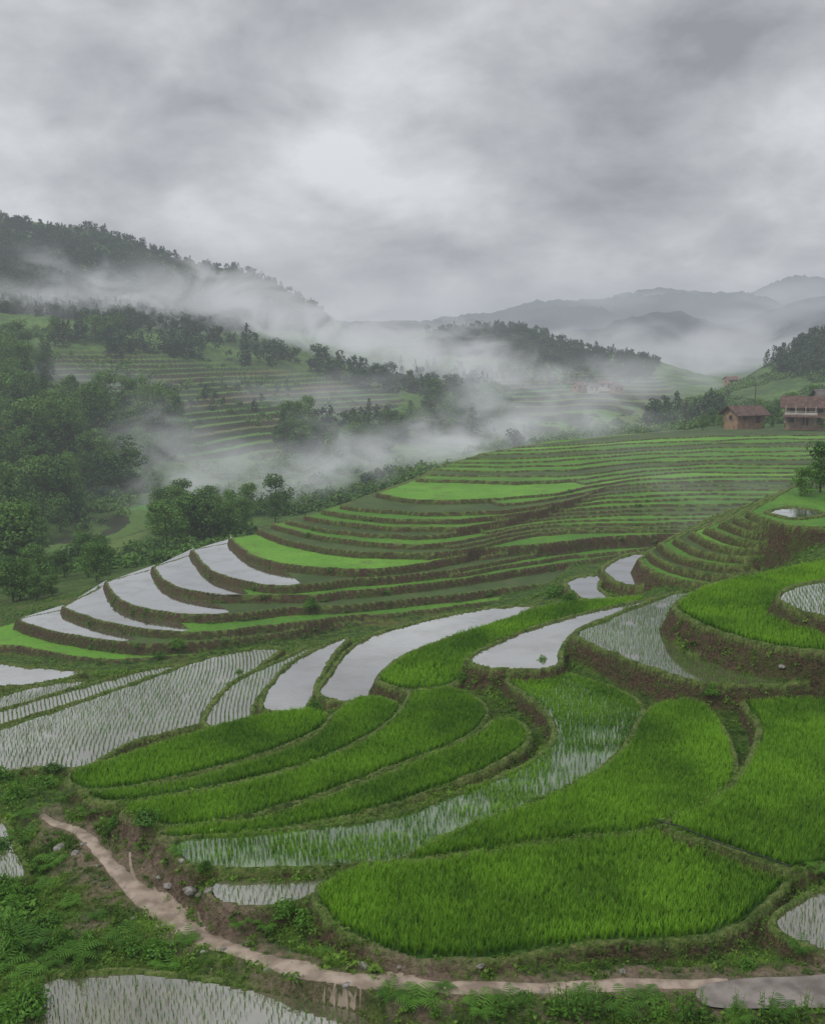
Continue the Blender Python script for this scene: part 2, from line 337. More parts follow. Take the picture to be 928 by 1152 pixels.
Zb=Zb+amp*fbm(X/(1.3*near+(1-near)*(6+Y*.05)),Y/(1.3*near+(1-near)*(6+Y*.05)),5,3)
rdg=1-2*np.abs(fbm(X/300,Y/420,5,41))
Zb=Zb+sstep(1000,1500,Y)*(rdg-.55)*62
pu,pv=proj(ss,Eb)
def imask(polyimg,soft):
    d=sdf(np.c_[pu.ravel(),pv.ravel()],np.array(polyimg,float)).reshape(pu.shape)
    return sstep(soft,-soft,d)
fieldm=np.zeros_like(Y)
for poly in ([(-40,500),(0,468),(70,440),(50,395),(150,395),(260,408),(330,418),(400,425),(455,450),(440,470),(360,465),(310,480),(320,510),(210,520),(200,470),(120,445),(60,470),(0,490)],
             [(540,450),(560,400),(640,395),(740,425),(770,450),(740,480),(600,490),(560,470)],
             [(-60,610),(60,600),(140,570),(200,540),(180,590),(100,640),(-60,650)]):
    fieldm=np.maximum(fieldm,imask(poly,6))
fieldm*=((Y>140)&(Y<640))
st=np.where(Y>215,1.7,1.1)
wrp=.35*fbm(X/45,Y/45,3,9)
q=Zb/st+wrp; fl=np.floor(q); fr_=q-fl
Zq=(fl+sstep(.64,1,fr_)-wrp)*st
Z=Zb*(1-fieldm)+Zq*fieldm
lvl=((np.abs(fl*7.31+np.floor(X/45+fl*.37)*3.7)%1.0))
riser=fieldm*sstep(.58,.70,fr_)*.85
mud=np.zeros_like(Y); bund=np.zeros_like(Y)
path_img=[(48,916),(62,926),(88,934),(112,955),(135,985),(165,1010),(200,1035),(245,1060),(300,1080),(365,1096),(430,1104),(520,1109),(620,1110),(720,1106),(800,1106),(930,1104)]
def pz(u): return float(np.interp(u,[48,160,250,320,380,520,900],[-15.15,-15.1,-14.9,-14.5,-14.28,-14.2,-14.13]))
path=np.array([(*gp(u,v,pz(u)),pz(u)) for u,v in catmull(path_img,False,6)])
spur=np.array([(*gp(u,v,-15.1),-15.1) for u,v in catmull([(168,1012),(156,995),(149,978),(147,958)],False,8)])
slab=np.array([gp(u,v,-14.12) for u,v in [(786,1110),(840,1100),(900,1098),(1000,1092),(1010,1130),(900,1133),(800,1132)]])
nm=(Y<45)
dP=np.full_like(Y,99.); zP=np.zeros_like(Y); dP[nm],zP[nm]=pdistz(np.c_[X[nm],Y[nm]],path)
d2,z2_=pdistz(np.c_[X[nm],Y[nm]],spur); a_=dP[nm]; b_=zP[nm]; mm=d2<a_; b_[mm]=z2_[mm]; a_[mm]=d2[mm]; dP[nm]=a_; zP[nm]=b_
dS=np.full_like(Y,99.); dS[nm]=sdf(np.c_[X[nm],Y[nm]],slab)
pm=sstep(1.5,.4,dP)
Z=Z*(1-pm)+(zP-.03+.1*fbm(X/.9,Y/.9,3,19))*pm
pm2=sstep(.6,.0,dS); Z=Z*(1-pm2)+(-14.2)*pm2
inside=np.full_like(Y,-1e9); bank=np.full_like(Y,-1e9); bt=np.zeros_like(Y)
wob=.10*fbm(X/1.1,Y/1.1,3,21); wob2=fbm(X/.45,Y/.45,4,27); wob3=fbm(X/1.8,Y/1.8,3,29)
for p in PAD:
    if p.get('sheet'): continue
    po=p['poly']; z=p['z']; ym=po[:,1].mean(); rg=p.get('ridge'); tg=p.get('tight'); w=(.08+.0010*ym) if rg else (.05+.0016*ym); slope=3.4 if rg else 2.2
    if tg: w=.075
    mxd=3.5
    lo=po.min(0)-mxd; hi=po.max(0)+mxd
    r0=np.searchsorted(Lr,math.log(max(lo[1],7.1))); r1=np.searchsorted(Lr,math.log(hi[1]))+1
    sub=(slice(r0,r1),slice(None)); x=X[sub];y=Y[sub]
    m=(x>lo[0])&(x<hi[0])&(y>lo[1])&(y<hi[1])
    if not m.any(): continue
    w2=wob2[sub][m]; w3=wob3[sub][m]
    d=sdf(np.c_[x[m],y[m]],po)+wob[sub][m]*(.4 if tg else .8+ym*.01)-(.04 if rg else (.06 if tg else .08))
    wv=w*(1+(.0 if rg else .8)*w3)
    I=inside[sub]; I[m]=np.where(d<0,np.maximum(I[m],z-.12),I[m])
    rim=z+(.05 if ym<40 else .06)+(.0001 if rg else .0005)*ym+.25*wob[sub][m]+(.03 if tg else 0)+(0 if rg else .07*w2)
    b=np.where(d<-wv,-1e9,np.where(d<wv,rim,np.where(d<mxd,rim-(d-wv)*slope*(1+(.5 if not rg else .2)*w3)-(0 if rg else .12*np.clip(w2,-.5,.5)*np.clip((d-wv)*4,0,1)),-1e9)))
    B=bank[sub]; T=bt[sub]; up=b>B[m]
    bm_=B[m]; bm_[up]=b[up]; B[m]=bm_
    tm=T[m]; tm[up]=(d[up]<w*(.5 if rg else 1.)+(.1 if tg else (.0 if rg else .05)))*1.; T[m]=tm
Z0=np.where(inside>-1e8,inside,Z)
useb=bank>Z0
Z=np.where(useb,bank,Z0)
pc=sstep(.5,.25,dP)*(inside<-1e8); Z=Z*(1-pc)+(zP-.03)*pc
pmk=(inside>-1e8)&~useb
bund=np.where(useb,bt,0); mud=np.where(useb,1-bt,mud)
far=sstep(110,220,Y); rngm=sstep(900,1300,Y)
dirt=sstep(1.2,.2,dP+1.1*fbm(X/.9,Y/.9,4,5))*(~pmk)
dirt=np.maximum(dirt,.8*sstep(.12,.35,fbm(X/2.2,Y/2.2,4,15))*(Y<32)*(~pmk)*(~useb))
fieldm=np.where(useb|pmk,0,fieldm); riser=np.where(useb|pmk,0,riser)
V=np.c_[X.ravel(),Y.ravel(),Z.ravel()]
idx=np.arange(nS*nL).reshape(nL,nS)
Fc=np.c_[idx[:-1,:-1].ravel(),idx[:-1,1:].ravel(),idx[1:,1:].ravel(),idx[1:,:-1].ravel()]
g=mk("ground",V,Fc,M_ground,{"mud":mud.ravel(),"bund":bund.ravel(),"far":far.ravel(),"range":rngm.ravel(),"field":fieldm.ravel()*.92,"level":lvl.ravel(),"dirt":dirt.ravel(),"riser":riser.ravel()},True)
g["kind"]="structure"; g["label"]="terraced green hillside with muddy banks and valley slopes"; g["category"]="terrain"
def H(x,y): return bil(Z,S,Lr,x/y,np.log(y))
def hit(u,v,y0=14):
    s,e=ray(u,v); m=Lr>math.log(y0)
    col=bil(Z,S,Lr,np.full(m.sum(),s),Lr[m]); Ys=np.exp(Lr[m])
    k=np.nonzero(col>=e*Ys)[0]
    if len(k)==0: return None
    y=Ys[k[0]]; return np.array([s*y,y,float(col[k[0]])])
# ------------------------------------------------------------ paddy surfaces
labels=dict(rice="rice paddy thick with bright green young rice",mixed="flooded rice paddy with seedlings and reflecting water",seed="flooded muddy paddy planted with sparse rice seedlings",water="flooded empty paddy reflecting pale grey sky",green="narrow terrace field of green young rice",bright="terrace field of vivid light green rice",dull="weedy terrace strip with muddy edge")
mats=dict(rice=M_mudw,mixed=M_mixw,seed=M_seedw,water=M_water,green=M_green,bright=M_bright,dull=M_dull)
def flat(name,po,z,mat):
    po=np.array(po); a=np.roll(po,-1,axis=0)
    if (po[:,0]*a[:,1]-a[:,0]*po[:,1]).sum()<0: po=po[::-1]
    me=bpy.data.meshes.new(name); me.from_pydata([(a,b,z) for a,b in po],[],[list(range(len(po)))]); me.materials.append(mat)
    o=bpy.data.objects.new(name,me); COL.objects.link(o); return o
for p in PAD:
    z=p['z']+(.03 if p['kind'] in('green','bright','dull') else 0)+(.045 if p.get('sheet') else 0)
    o=flat("rice_paddy",p['poly'],z,mats[p['kind']]); o["kind"]="structure"; o["label"]=labels[p['kind']]; o["category"]="rice paddy"
# ------------------------------------------------------------ blades
def tuft(nb,h,spread,wid,seed,droop=.5):
    r=np.random.default_rng(seed); V=[];Fq=[];T=[]
    for i in range(nb):
        a=r.uniform(0,6.283); l=h*r.uniform(.7,1.1); sp=spread*r.uniform(.3,1); tx,ty=math.cos(a),math.sin(a); px,py=-ty,tx
        b0=np.array([tx,ty])*.02; pts=[(b0[0],b0[1],0,wid),(b0[0]+tx*sp*.4,b0[1]+ty*sp*.4,l*.6,wid*.9),(b0[0]+tx*sp*(1+droop),b0[1]+ty*sp*(1+droop),l*(1-.15*droop),wid*.15)]
        k=len(V)
        for x,y,z,w in pts: V+= [(x-px*w/2,y-py*w/2,z),(x+px*w/2,y+py*w/2,z)]
        t=r.uniform(-.1,.4); T+=[t-.1,t-.1,t+.25,t+.25,t+.6,t+.6]  # darker blade bases: shade between tufts put into the colour
        Fq+=[(k,k+1,k+3,k+2),(k+2,k+3,k+5,k+4)]
    return np.array(V),np.array(Fq),np.array(T)
def leafball(nq,h,r0,size,seed,flat=1.):
    r=np.random.default_rng(seed); V=[];Fq=[];T=[]
    for i in range(nq):
        d=r.normal(size=3); d/=np.linalg.norm(d); d[2]=abs(d[2]); rr=r.uniform(.45,1); c=d*r0*rr; c[2]=c[2]*h/r0
        n=d+r.normal(size=3)*.5; n/=np.linalg.norm(n); t=np.cross(n,r.normal(size=3)); t/=np.linalg.norm(t)+1e-9; b=np.cross(n,t)
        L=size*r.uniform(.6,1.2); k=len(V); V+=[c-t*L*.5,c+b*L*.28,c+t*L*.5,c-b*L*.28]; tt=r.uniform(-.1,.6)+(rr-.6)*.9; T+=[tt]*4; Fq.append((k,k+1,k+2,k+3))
    return np.array(V),np.array(Fq),np.array(T)
def scatter(name,tmpl,pts,sc,mat,label,cat,tone=None,squash=None):
    Vs=[];Fs=[];Ts=[];off=0; n=len(pts); which=rng.integers(0,len(tmpl),n); rot=rng.uniform(0,6.283,n)
    if tone is None: tone=rng.uniform(-.15,.15,n)
    if squash is None: squash=np.ones(n)
    for k,(bv,bf,bt_) in enumerate(tmpl):
        m=which==k; p=pts[m]; c,s_=np.cos(rot[m]),np.sin(rot[m]); q=sc[m]; zz=squash[m]
        if len(p)==0: continue
        x=bv[None,:,0]*c[:,None]-bv[None,:,1]*s_[:,None]; y=bv[None,:,0]*s_[:,None]+bv[None,:,1]*c[:,None]
        v=np.stack([x*q[:,None]+p[:,0:1],y*q[:,None]+p[:,1:2],bv[None,:,2]*(q*zz)[:,None]+p[:,2:3]],-1).reshape(-1,3)
        f=(bf[None]+(np.arange(len(p))*len(bv))[:,None,None]).reshape(-1,4)+off
        Vs.append(v);Fs.append(f);Ts.append((bt_[None]+tone[m][:,None]).ravel()); off+=len(v)
    o=mk(name,np.concatenate(Vs),np.concatenate(Fs),mat,dict(tone=np.concatenate(Ts)))
    o["kind"]="stuff"; o["label"]=label; o["category"]=cat; return o
def fill(poly,z,sp,ang,edge,jit=1.):
    lo=poly.min(0);hi=poly.max(0); R=np.hypot(*(hi-lo))/2+1; c=(lo+hi)/2
    a=np.arange(-R,R,sp); b=np.arange(-R,R,sp*.8); ga,gb=np.meshgrid(a,b); ga=ga.ravel()+rng.normal(0,sp*.2*jit,ga.size); gb=gb.ravel()+rng.normal(0,sp*.25*jit,gb.size)
    ga=ga+.5*np.sin(gb*.3)
    gb=gb+.35*np.sin(ga*.35)
    x=c[0]+ga*math.cos(ang)-gb*math.sin(ang); y=c[1]+ga*math.sin(ang)+gb*math.cos(ang)
    m=(y>8)&(np.abs(x/np.maximum(y,1))<.62); x=x[m];y=y[m]
    d=sdf(np.c_[x,y],poly); m=(d<-edge)&(H(x,y)<z+.03); return np.c_[x[m],y[m],np.full(m.sum(),z)]
RP=[];SP=[];RS=[];SS=[]
for i,p in enumerate(PAD):
    ym=p['poly'][:,1].mean()
    if p['kind']=='rice':
        q=fill(p['poly'],p['z'],.128 if ym<45 else .17,random.uniform(-.5,.5),.07 if p.get('tight') else .04); RP.append(q); RS.append(rng.uniform(.8,1.12,len(q))*(1+.25*fbm(q[:,0]/1.5,q[:,1]/1.5,3,2))*(.85 if p.get('tight') else 1))
    if p['kind']=='seed':
        q=fill(p['poly'],p['z'],.19,random.uniform(-.3,.6),.06,.45)
        q=q[(fbm(q[:,0]/1.2,q[:,1]/1.2,3,77)>-.45)]; SP.append(q); SS.append(rng.uniform(.5,.95,len(q)))
    if p['kind']=='mixed':
        q=fill(p['poly'],p['z'],.14,.25,.04)
        dens=fbm(q[:,0]/1.5,q[:,1]/1.1,4,8)
        glint=sstep(2.4,1.0,np.abs(q[:,0]-6.4))*(q[:,1]<37)
        cov=np.clip((q[:,1]-31.5)*.12,-.2,.6)+dens*1.1+.55-glint*.8
        thick=cov>.30; hh=q[thick]; RP.append(hh); RS.append(rng.uniform(.5,.85,len(hh)))
        r_=q[~thick]; cc=cov[~thick]; kp=rng.uniform(size=len(r_))<np.clip(.6+cc*.9,.2,.95); r_=r_[kp]
        SP.append(r_); SS.append(rng.uniform(.7,1.2,len(r_)))
RP=np.concatenate(RP);RS=np.concatenate(RS);SP=np.concatenate(SP);SS=np.concatenate(SS)
print("rice",len(RP),"seed",len(SP))
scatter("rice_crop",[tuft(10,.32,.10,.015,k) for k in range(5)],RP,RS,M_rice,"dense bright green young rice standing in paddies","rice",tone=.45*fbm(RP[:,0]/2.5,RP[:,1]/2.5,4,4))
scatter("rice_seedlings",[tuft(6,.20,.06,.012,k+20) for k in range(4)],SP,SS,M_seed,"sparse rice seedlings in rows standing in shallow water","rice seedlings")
# ------------------------------------------------------------ weeds on banks and verges
def cand(nn,y0,y1):
    l=np.sqrt(rng.uniform(y0**2,y1**2,nn)); s=rng.uniform(-.55,.55,nn); return s*l,l
def nearest(G,x,y):
    iy=np.clip(np.searchsorted(Lr,np.log(y)),0,nL-1); ix=np.clip(np.searchsorted(S,x/y),0,nS-1); return G[iy,ix]
freeg=(~pmk).astype(float)
x0,y0=cand(52000,17,31); x1,y1=cand(60000,31,52); x2,y2=cand(38000,52,100)
for (x,y,sz,tag) in ((x0,y0,.85,0),(x1,y1,.75,0),(x2,y2,.9,1)):
    ok=(nearest(freeg,x,y)>.5)&(rng.uniform(size=len(x))>nearest(dirt,x,y)*.8)&(nearest(dP,x,y)>.26)&(nearest(dS,x,y)>.02)
    x=x[ok];y=y[ok]; dn=fbm(x/1.6,y/1.6,3,31); ok=rng.uniform(-.5,.45,len(x))<dn+ (.1 if tag else .2); x=x[ok];y=y[ok]
    bd=nearest(bund,x,y)
    pts=np.c_[x,y,H(x,y)-.02]; sc=rng.uniform(.4,1.2,len(x))*sz*np.where(bd>.5,.55,1)*(1+.9*fbm(x/3,y/3,2,55))
    tn=rng.uniform(-.15,.15,len(x))+.6*fbm(x/2.2,y/2.2,3,61)+.1*bd
    k=rng.uniform(size=len(x))<.6
    scatter("grass",[tuft(10,.26,.18,.013*sz,k2+50,.9) for k2 in range(4)],pts[k],sc[k],M_weed,"tufts of wild grass along paddy banks","grass",tone=tn[k])
    scatter("weeds",[leafball(18,.2,.18,.12,k2+70) for k2 in range(4)],pts[~k],sc[~k]*1.1,M_weed,"low leafy weeds covering the verges","weeds",tone=tn[~k])
# ------------------------------------------------------------ dirt path
def ribbon(name,line,half,mat,lift,label,cat,n_=420):
    L3=resample(line,n_); L=L3[:,:2]; T=np.gradient(L,axis=0); T/=np.linalg.norm(T,axis=1)[:,None]; Nn=np.c_[-T[:,1],T[:,0]]
    ks=np.linspace(-1,1,11); VV=[]; hw=np.interp(np.linspace(0,1,n_),[0,.1,.35,.6,1],half)
    wv=hw*(1+.7*fbm(np.arange(n_)/22.,np.zeros(n_),4,6)); wv2=hw*(1+.7*fbm(np.arange(n_)/20.,np.ones(n_)*9,4,6))
    for k in ks:
        q=L+Nn*(k*(wv if k<0 else wv2))[:,None]; z=H(q[:,0],q[:,1])+lift-.06*abs(k)**3+.008*fbm(q[:,0]*3,q[:,1]*3,3,4); VV.append(np.c_[q,z])
    VV=np.stack(VV,1).reshape(-1,3); id=np.arange(n_*11).reshape(n_,11)
    Fq=np.c_[id[:-1,:-1].ravel(),id[1:,:-1].ravel(),id[1:,1:].ravel(),id[:-1,1:].ravel()]
    o=mk(name,VV,Fq,mat,None,True); o["kind"]="structure"; o["label"]=label; o["category"]=cat
M_dirt=simple("packed_earth",(.17,.128,.095),(.31,.25,.195),2.2,.6,.04)
ribbon("dirt_path",path[:86],[.16,.27,.42,.32,.20],M_dirt,.035,"narrow worn dirt footpath winding beside paddies","path")
ribbon("dirt_path",spur,[.12,.11,.10,.09,.05],M_dirt,.03,"short worn dirt spur joining the footpath","path",120)
M_slab=simple("wet_concrete",(.10,.085,.072),(.20,.175,.155),1.6,.5,.02)
o=flat("track",catmull(slab,True,5),-14.13,M_slab); o["kind"]="structure"; o["label"]="flat grey wet track surface beside the path"; o["category"]="track"
# ------------------------------------------------------------ trees
def tube(p0,p1,r0,r1,seg=6):
    p0=np.array(p0,float);p1=np.array(p1,float); d=p1-p0; d/=np.linalg.norm(d); a=np.cross(d,[.3,.9,.1]); a/=np.linalg.norm(a); b=np.cross(d,a)
    t=np.linspace(0,2*math.pi,seg,endpoint=False); c=np.cos(t)[:,None]*a+np.sin(t)[:,None]*b
    V=np.r_[p0+c*r0,p1+c*r1]; Fq=np.array([(i,(i+1)%seg,seg+(i+1)%seg,seg+i) for i in range(seg)]); return V,Fq
def join(parts):
    V=[];Fq=[];o=0
    for v,f in parts: V.append(v);Fq.append(f+o);o+=len(v)
    return np.concatenate(V),np.concatenate(Fq)
def quads(C,Nr,size,r):
    n=len(C); Nr=Nr+r.normal(size=(n,3))*.5; Nr/=np.linalg.norm(Nr,axis=1)[:,None]
    t=np.cross(Nr,r.normal(size=(n,3))); t/=np.linalg.norm(t,axis=1)[:,None]; b=np.cross(Nr,t); L=(size*r.uniform(.6,1.3,n))[:,None]
    V=np.stack([C-t*L*.5,C+b*L*.36,C+t*L*.5,C-b*L*.36],1).reshape(-1,3); return V,np.arange(4*n).reshape(n,4)
def crown_broad(seed,nq,size,R=3.6,z0=.6,z1=10.,nl=17):
    r=np.random.default_rng(seed); Cs=[];Ns=[];Ts=[]
    for k in range(nl):
        zz=r.uniform(z0+1,z1-1.2); f=1-((zz-(z0+z1)*.45)/((z1-z0)*.55))**2; a=r.uniform(0,6.28); rr=R*.62*math.sqrt(max(f,.1))*r.uniform(.2,1)
        c=np.array([rr*math.cos(a),rr*math.sin(a),zz]); R2=r.uniform(1.1,2.0); m=nq//nl
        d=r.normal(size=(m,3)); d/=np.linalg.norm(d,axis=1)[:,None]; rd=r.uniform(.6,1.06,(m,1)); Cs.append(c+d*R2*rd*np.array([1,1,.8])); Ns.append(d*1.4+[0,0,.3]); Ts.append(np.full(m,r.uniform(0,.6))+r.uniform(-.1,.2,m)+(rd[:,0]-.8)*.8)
    C=np.concatenate(Cs); V,Fq=quads(C,np.concatenate(Ns),size,r); return V,Fq,np.repeat(np.concatenate(Ts),4)
def crown_con(seed,nq,size,R=2.6,z0=.7,z1=11.):
    r=np.random.default_rng(seed); nb=50; Cs=[];Ns=[];Ts=[]
    for k in range(nb):
        f=(k+.5)/nb; zz=z0+(z1-z0)*f; a=k*2.4+r.uniform(-.4,.4); ln=R*(1-f**1.5)**.9*r.uniform(.6,1.2)+.3; m=max(4,int(nq/nb*(1.7-1.3*f)))
        t=r.uniform(.1,1,m)**.7; x=ln*t; c=np.c_[x*math.cos(a),x*math.sin(a),zz-.3*x]+r.normal(size=(m,3))*.26*(1-.4*f); Cs.append(c)
        Ns.append(np.tile([math.cos(a)*.5,math.sin(a)*.5,.8],(m,1))); Ts.append(r.uniform(0,.7)+t*.3)
    V,Fq=quads(np.concatenate(Cs),np.concatenate(Ns),size,r); return V,Fq,np.repeat(np.concatenate(Ts),4)
def trunk(h,seed):
    r=np.random.default_rng(seed); ps=[tube((0,0,-.6),(.05,.08,h*.45),.22,.15),tube((.05,.08,h*.45),(-.05,.1,h*.92),.15,.04)]
    for k in range(6):
        z=h*r.uniform(.3,.75); a=r.uniform(0,6.28); l=r.uniform(1.,1.9); ps.append(tube((0,.05,z),(l*math.cos(a),l*math.sin(a),z+l*.7),.07,.02,5))
    return join(ps)
TT=[]
for k in range(4):
    v,f,t=crown_con(k,1400,.44); c=mk("crown",v,f,M_tree,dict(tone=t),link=False).data; tv,tf=trunk(10.5,k); tr=mk("trunk",tv,tf,M_bark,link=False).data; TT.append(("conifer_tree",c,tr,"dark green conifer tree on the misty slope","conifer tree"))
for k in range(6):
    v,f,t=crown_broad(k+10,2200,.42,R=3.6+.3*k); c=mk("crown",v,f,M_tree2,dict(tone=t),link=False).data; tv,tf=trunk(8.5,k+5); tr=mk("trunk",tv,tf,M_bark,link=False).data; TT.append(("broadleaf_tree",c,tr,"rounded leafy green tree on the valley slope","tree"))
def add_tree(p,h,k,group):
    nm,c,tr,lab,cat=TT[k]; e=bpy.data.objects.new(nm,None); e.empty_display_size=.1; COL.objects.link(e); e.location=p; sc=h/(11. if k<4 else 10.); e.scale=(sc*random.uniform(.9,1.3),sc*random.uniform(.9,1.3),sc); e.rotation_euler=(random.uniform(-.04,.04),random.uniform(-.04,.04),random.uniform(0,6.28))
    e["label"]=lab; e["category"]=cat; e["group"]=group
    for nm2,d in (("trunk",tr),("crown",c)):
        o=bpy.data.objects.new(nm2,d); o.parent=e; COL.objects.link(o)
trees=[]
def region(poly,n,h0,h1,pc,y0=120,y1=1e9,clump=0):
    po=np.array(poly,float); lo=po.min(0);hi=po.max(0); k=0; tries=0
    while k<n and tries<n*14:
        tries+=1; u,v=rng.uniform(lo,hi)
        if sdf(np.array([[u,v]]),po)[0]>0: continue
        h=hit(u,v,y0)
        if h is None or h[1]>y1: continue
        if clump and float(fbm(h[:1]/26,h[1:2]/26,2,7)[0])<clump-.15: continue
        trees.append((h,h0+(h1-h0)*rng.uniform()**1.4,rng.uniform()<pc)); k+=1
region([(-60,478),(0,470),(70,458),(85,448),(150,452),(205,480),(210,512),(170,540),(120,570),(60,610),(40,660),(-60,670)],160,6.5,14,.25,140,clump=.1)
region([(165,605),(180,575),(230,580),(310,568),(312,590),(230,615),(180,628)],32,5,9,.0,140)
region([(305,500),(330,480),(380,475),(470,480),(480,502),(420,518),(330,520)],64,6,12,.15,200,clump=.08)
region([(462,478),(480,455),(540,455),(580,478),(560,497),(500,505)],50,8,15,.15,200)
region([(-40,400),(0,395),(50,410),(60,432),(20,445),(-40,445)],34,7,14,.25,200)
region([(110,395),(200,385),(330,400),(350,408),(300,415),(200,405),(130,408)],64,5,11,.15,250,clump=.08)
region([(50,380),(120,370),(200,372),(300,388),(290,396),(190,384),(60,392)],56,5,12,.15,250,clump=.08)
region([(350,405),(440,430),(490,448),(480,460),(400,436),(350,420)],46,5,12,.15,250,clump=.08)
region([(715,482),(738,468),(760,458),(805,452),(815,472),(790,482),(740,484)],34,6,9,.3,225)
region([(-40,640),(40,640),(130,625),(140,650),(60,676),(-40,684)],34,3,5.5,.0,100)
region([(570,500),(600,492),(600,500),(575,508)],7,5,7,.1,200)
region([(400,545),(440,530),(440,542),(410,554)],6,4,6,.1,150)
NSHOW=285
region([(20,440),(130,420),(250,425),(330,440),(300,470),(220,470),(120,440)],60,2.5,5,.0,250)
region([(480,376),(530,364),(590,368),(650,388),(745,406),(730,428),(620,412),(540,402),(480,402)],1200,4,7.5,.03,500)
region([(-60,235),(0,244),(50,256),(110,258),(215,296),(270,299),(350,339),(380,374),(200,374),(0,352),(-60,340)],4200,4,7.5,.04,430)
region([(860,412),(890,394),(928,378),(980,365),(980,420),(880,425)],220,6,9,.1,300)
region([(380,420),(560,420),(560,450),(470,445)],110,6,10,.2,350)
region([(560,404),(740,420),(700,440),(560,430)],130,4,7,.1,450)
trees.sort(key=lambda t:-t[1]/t[0][1])
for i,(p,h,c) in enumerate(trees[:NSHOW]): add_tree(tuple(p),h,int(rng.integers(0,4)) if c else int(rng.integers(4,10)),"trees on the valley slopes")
rest=trees[NSHOW:]
lt=[crown_con(k+40,170,1.0,R=3.) for k in range(1)]+[crown_broad(k+50,190,1.1,R=4.4,nl=10) for k in range(5)]
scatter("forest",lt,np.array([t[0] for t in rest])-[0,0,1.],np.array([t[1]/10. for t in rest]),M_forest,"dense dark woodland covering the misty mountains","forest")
def hp(u,v,y):
    s,e=ray(u,v); return (s*y,y,e*y)
for (u,v,h,k) in ((922,556,4.6,6),(900,560,2.6,7),(938,566,5.,5),(790,484,3.5,4)):
    q=hit(u,v,60)
    if q is not None: add_tree(tuple(q),h,k,"trees beside the terraces")
for (u,v,y,h,k) in ((868,476,222,3.4,8),(862,474,228,4.2,5),(875,470,232,4.8,4),(810,477,224,3.,6),(802,478,230,3.8,7),(935,470,236,5.5,9),(890,462,245,5.,6),(855,468,240,4.6,4),(868,481,200,1.8,6),(858,482,200,1.5,9),(812,482,206,1.6,8),(924,482,200,2.2,5),(882,482,200,1.2,7),(915,458,240,6.,4)):
    add_tree(hp(u,v,y),h,k,"trees beside the terraces")
# scrub over the wild slopes
x,y=cand(20000,128,420); fm=nearest(fieldm,x,y); ok=(nearest(freeg,x,y)>.5)&(nearest(bund,x,y)<.5)&(nearest(mud,x,y)<.5)&(((fm<.2)&(fbm(x/16,y/16,3,88)>-.02))|((fm>.2)&(rng.uniform(size=len(x))<.05)))
ok&=~((x/y>.12)&(y<240))
x=x[ok];y=y[ok]; lb=[leafball(70,1.6,1.5,.7,k+200) for k in range(4)]
scatter("scrub",lb,np.c_[x,y,H(x,y)-.2],rng.uniform(.5,1.5,len(x)),M_bush,"thick green scrub and bushes covering the slopes","scrub",squash=rng.uniform(.6,1.3,len(x)))
x,y=cand(60000,60,135); ok=((nearest(mud,x,y)>.5))&(fbm(x/9,y/9,3,44)>.14)&(rng.uniform(size=len(x))<.35)
x=x[ok];y=y[ok]
scatter("bank_scrub",lb,np.c_[x,y,H(x,y)-.2],rng.uniform(.10,.32,len(x)),M_bush,"small scrubby bushes growing on terrace banks","scrub",squash=rng.uniform(.5,1.0,len(x)))
print("scrub",len(x),"forest",len(rest))
# ------------------------------------------------------------ shrubs, ferns, tall weeds
SH=[]
for k in range(4):
    v,f,t=leafball(700,.62,.55,.12,k+90); v=v*(1+.25*np.sin(v[:,[1,2,0]]*9+k)); fo=mk("foliage",v,f,M_shrub,dict(tone=t),link=False).data
    st_=join([tube((0,0,-.15),(.25*math.cos(a),.25*math.sin(a),.42),.02,.008,5) for a in np.linspace(0,5,7)]); SH.append((fo,mk("stem",st_[0],st_[1],M_bark,link=False).data))
def thing(nm,q,s,parts,label,cat,group,sq=1.):
    e=bpy.data.objects.new(nm,None); e.empty_display_size=.1; COL.objects.link(e); e.location=q; e.scale=(s*random.uniform(.85,1.2),s*random.uniform(.85,1.2),s*sq); e.rotation_euler=(0,0,random.uniform(0,6))
    e["label"]=label; e["category"]=cat; e["group"]=group
    for nm_,d in parts:
        o=bpy.data.objects.new(nm_,d); o.parent=e; COL.objects.link(o)
for (u,v,s) in ((165,925,.85),(20,1030,1.2),(15,1050,.9),(180,1075,.7),(150,1072,.6),(30,1140,.9),(10,1150,1.),(20,900,.9),(50,885,.8),(0,880,1.),(345,1040,.6),(320,1028,.6),(230,980,.45),(590,1125,.4),(270,760,.5),(355,800,.7),(840,1090,.4),(60,870,.7),(85,880,.5),(625,672,1.4),(640,678,1.),(0,960,.8),(40,985,.6),(70,1065,.7),(100,1060,.5),(200,730,1.2),(180,740,1.),(350,690,1.4),(120,900,.6),(60,1040,.6),(5,1010,.8),(130,930,.5),(35,1015,.8),(45,1045,.7),(15,1075,.9),(800,790,.6),(830,845,.4),(610,745,.5),(640,765,.4),(520,765,.5)):
    q=hit(u,v)
    if q is None: continue
    fo,stt=random.choice(SH); thing("shrub",q,s,(("foliage",fo),("stem",stt)),"low leafy green shrub growing on grassy verge","shrub","shrubs along the verges",random.uniform(.7,1.15))
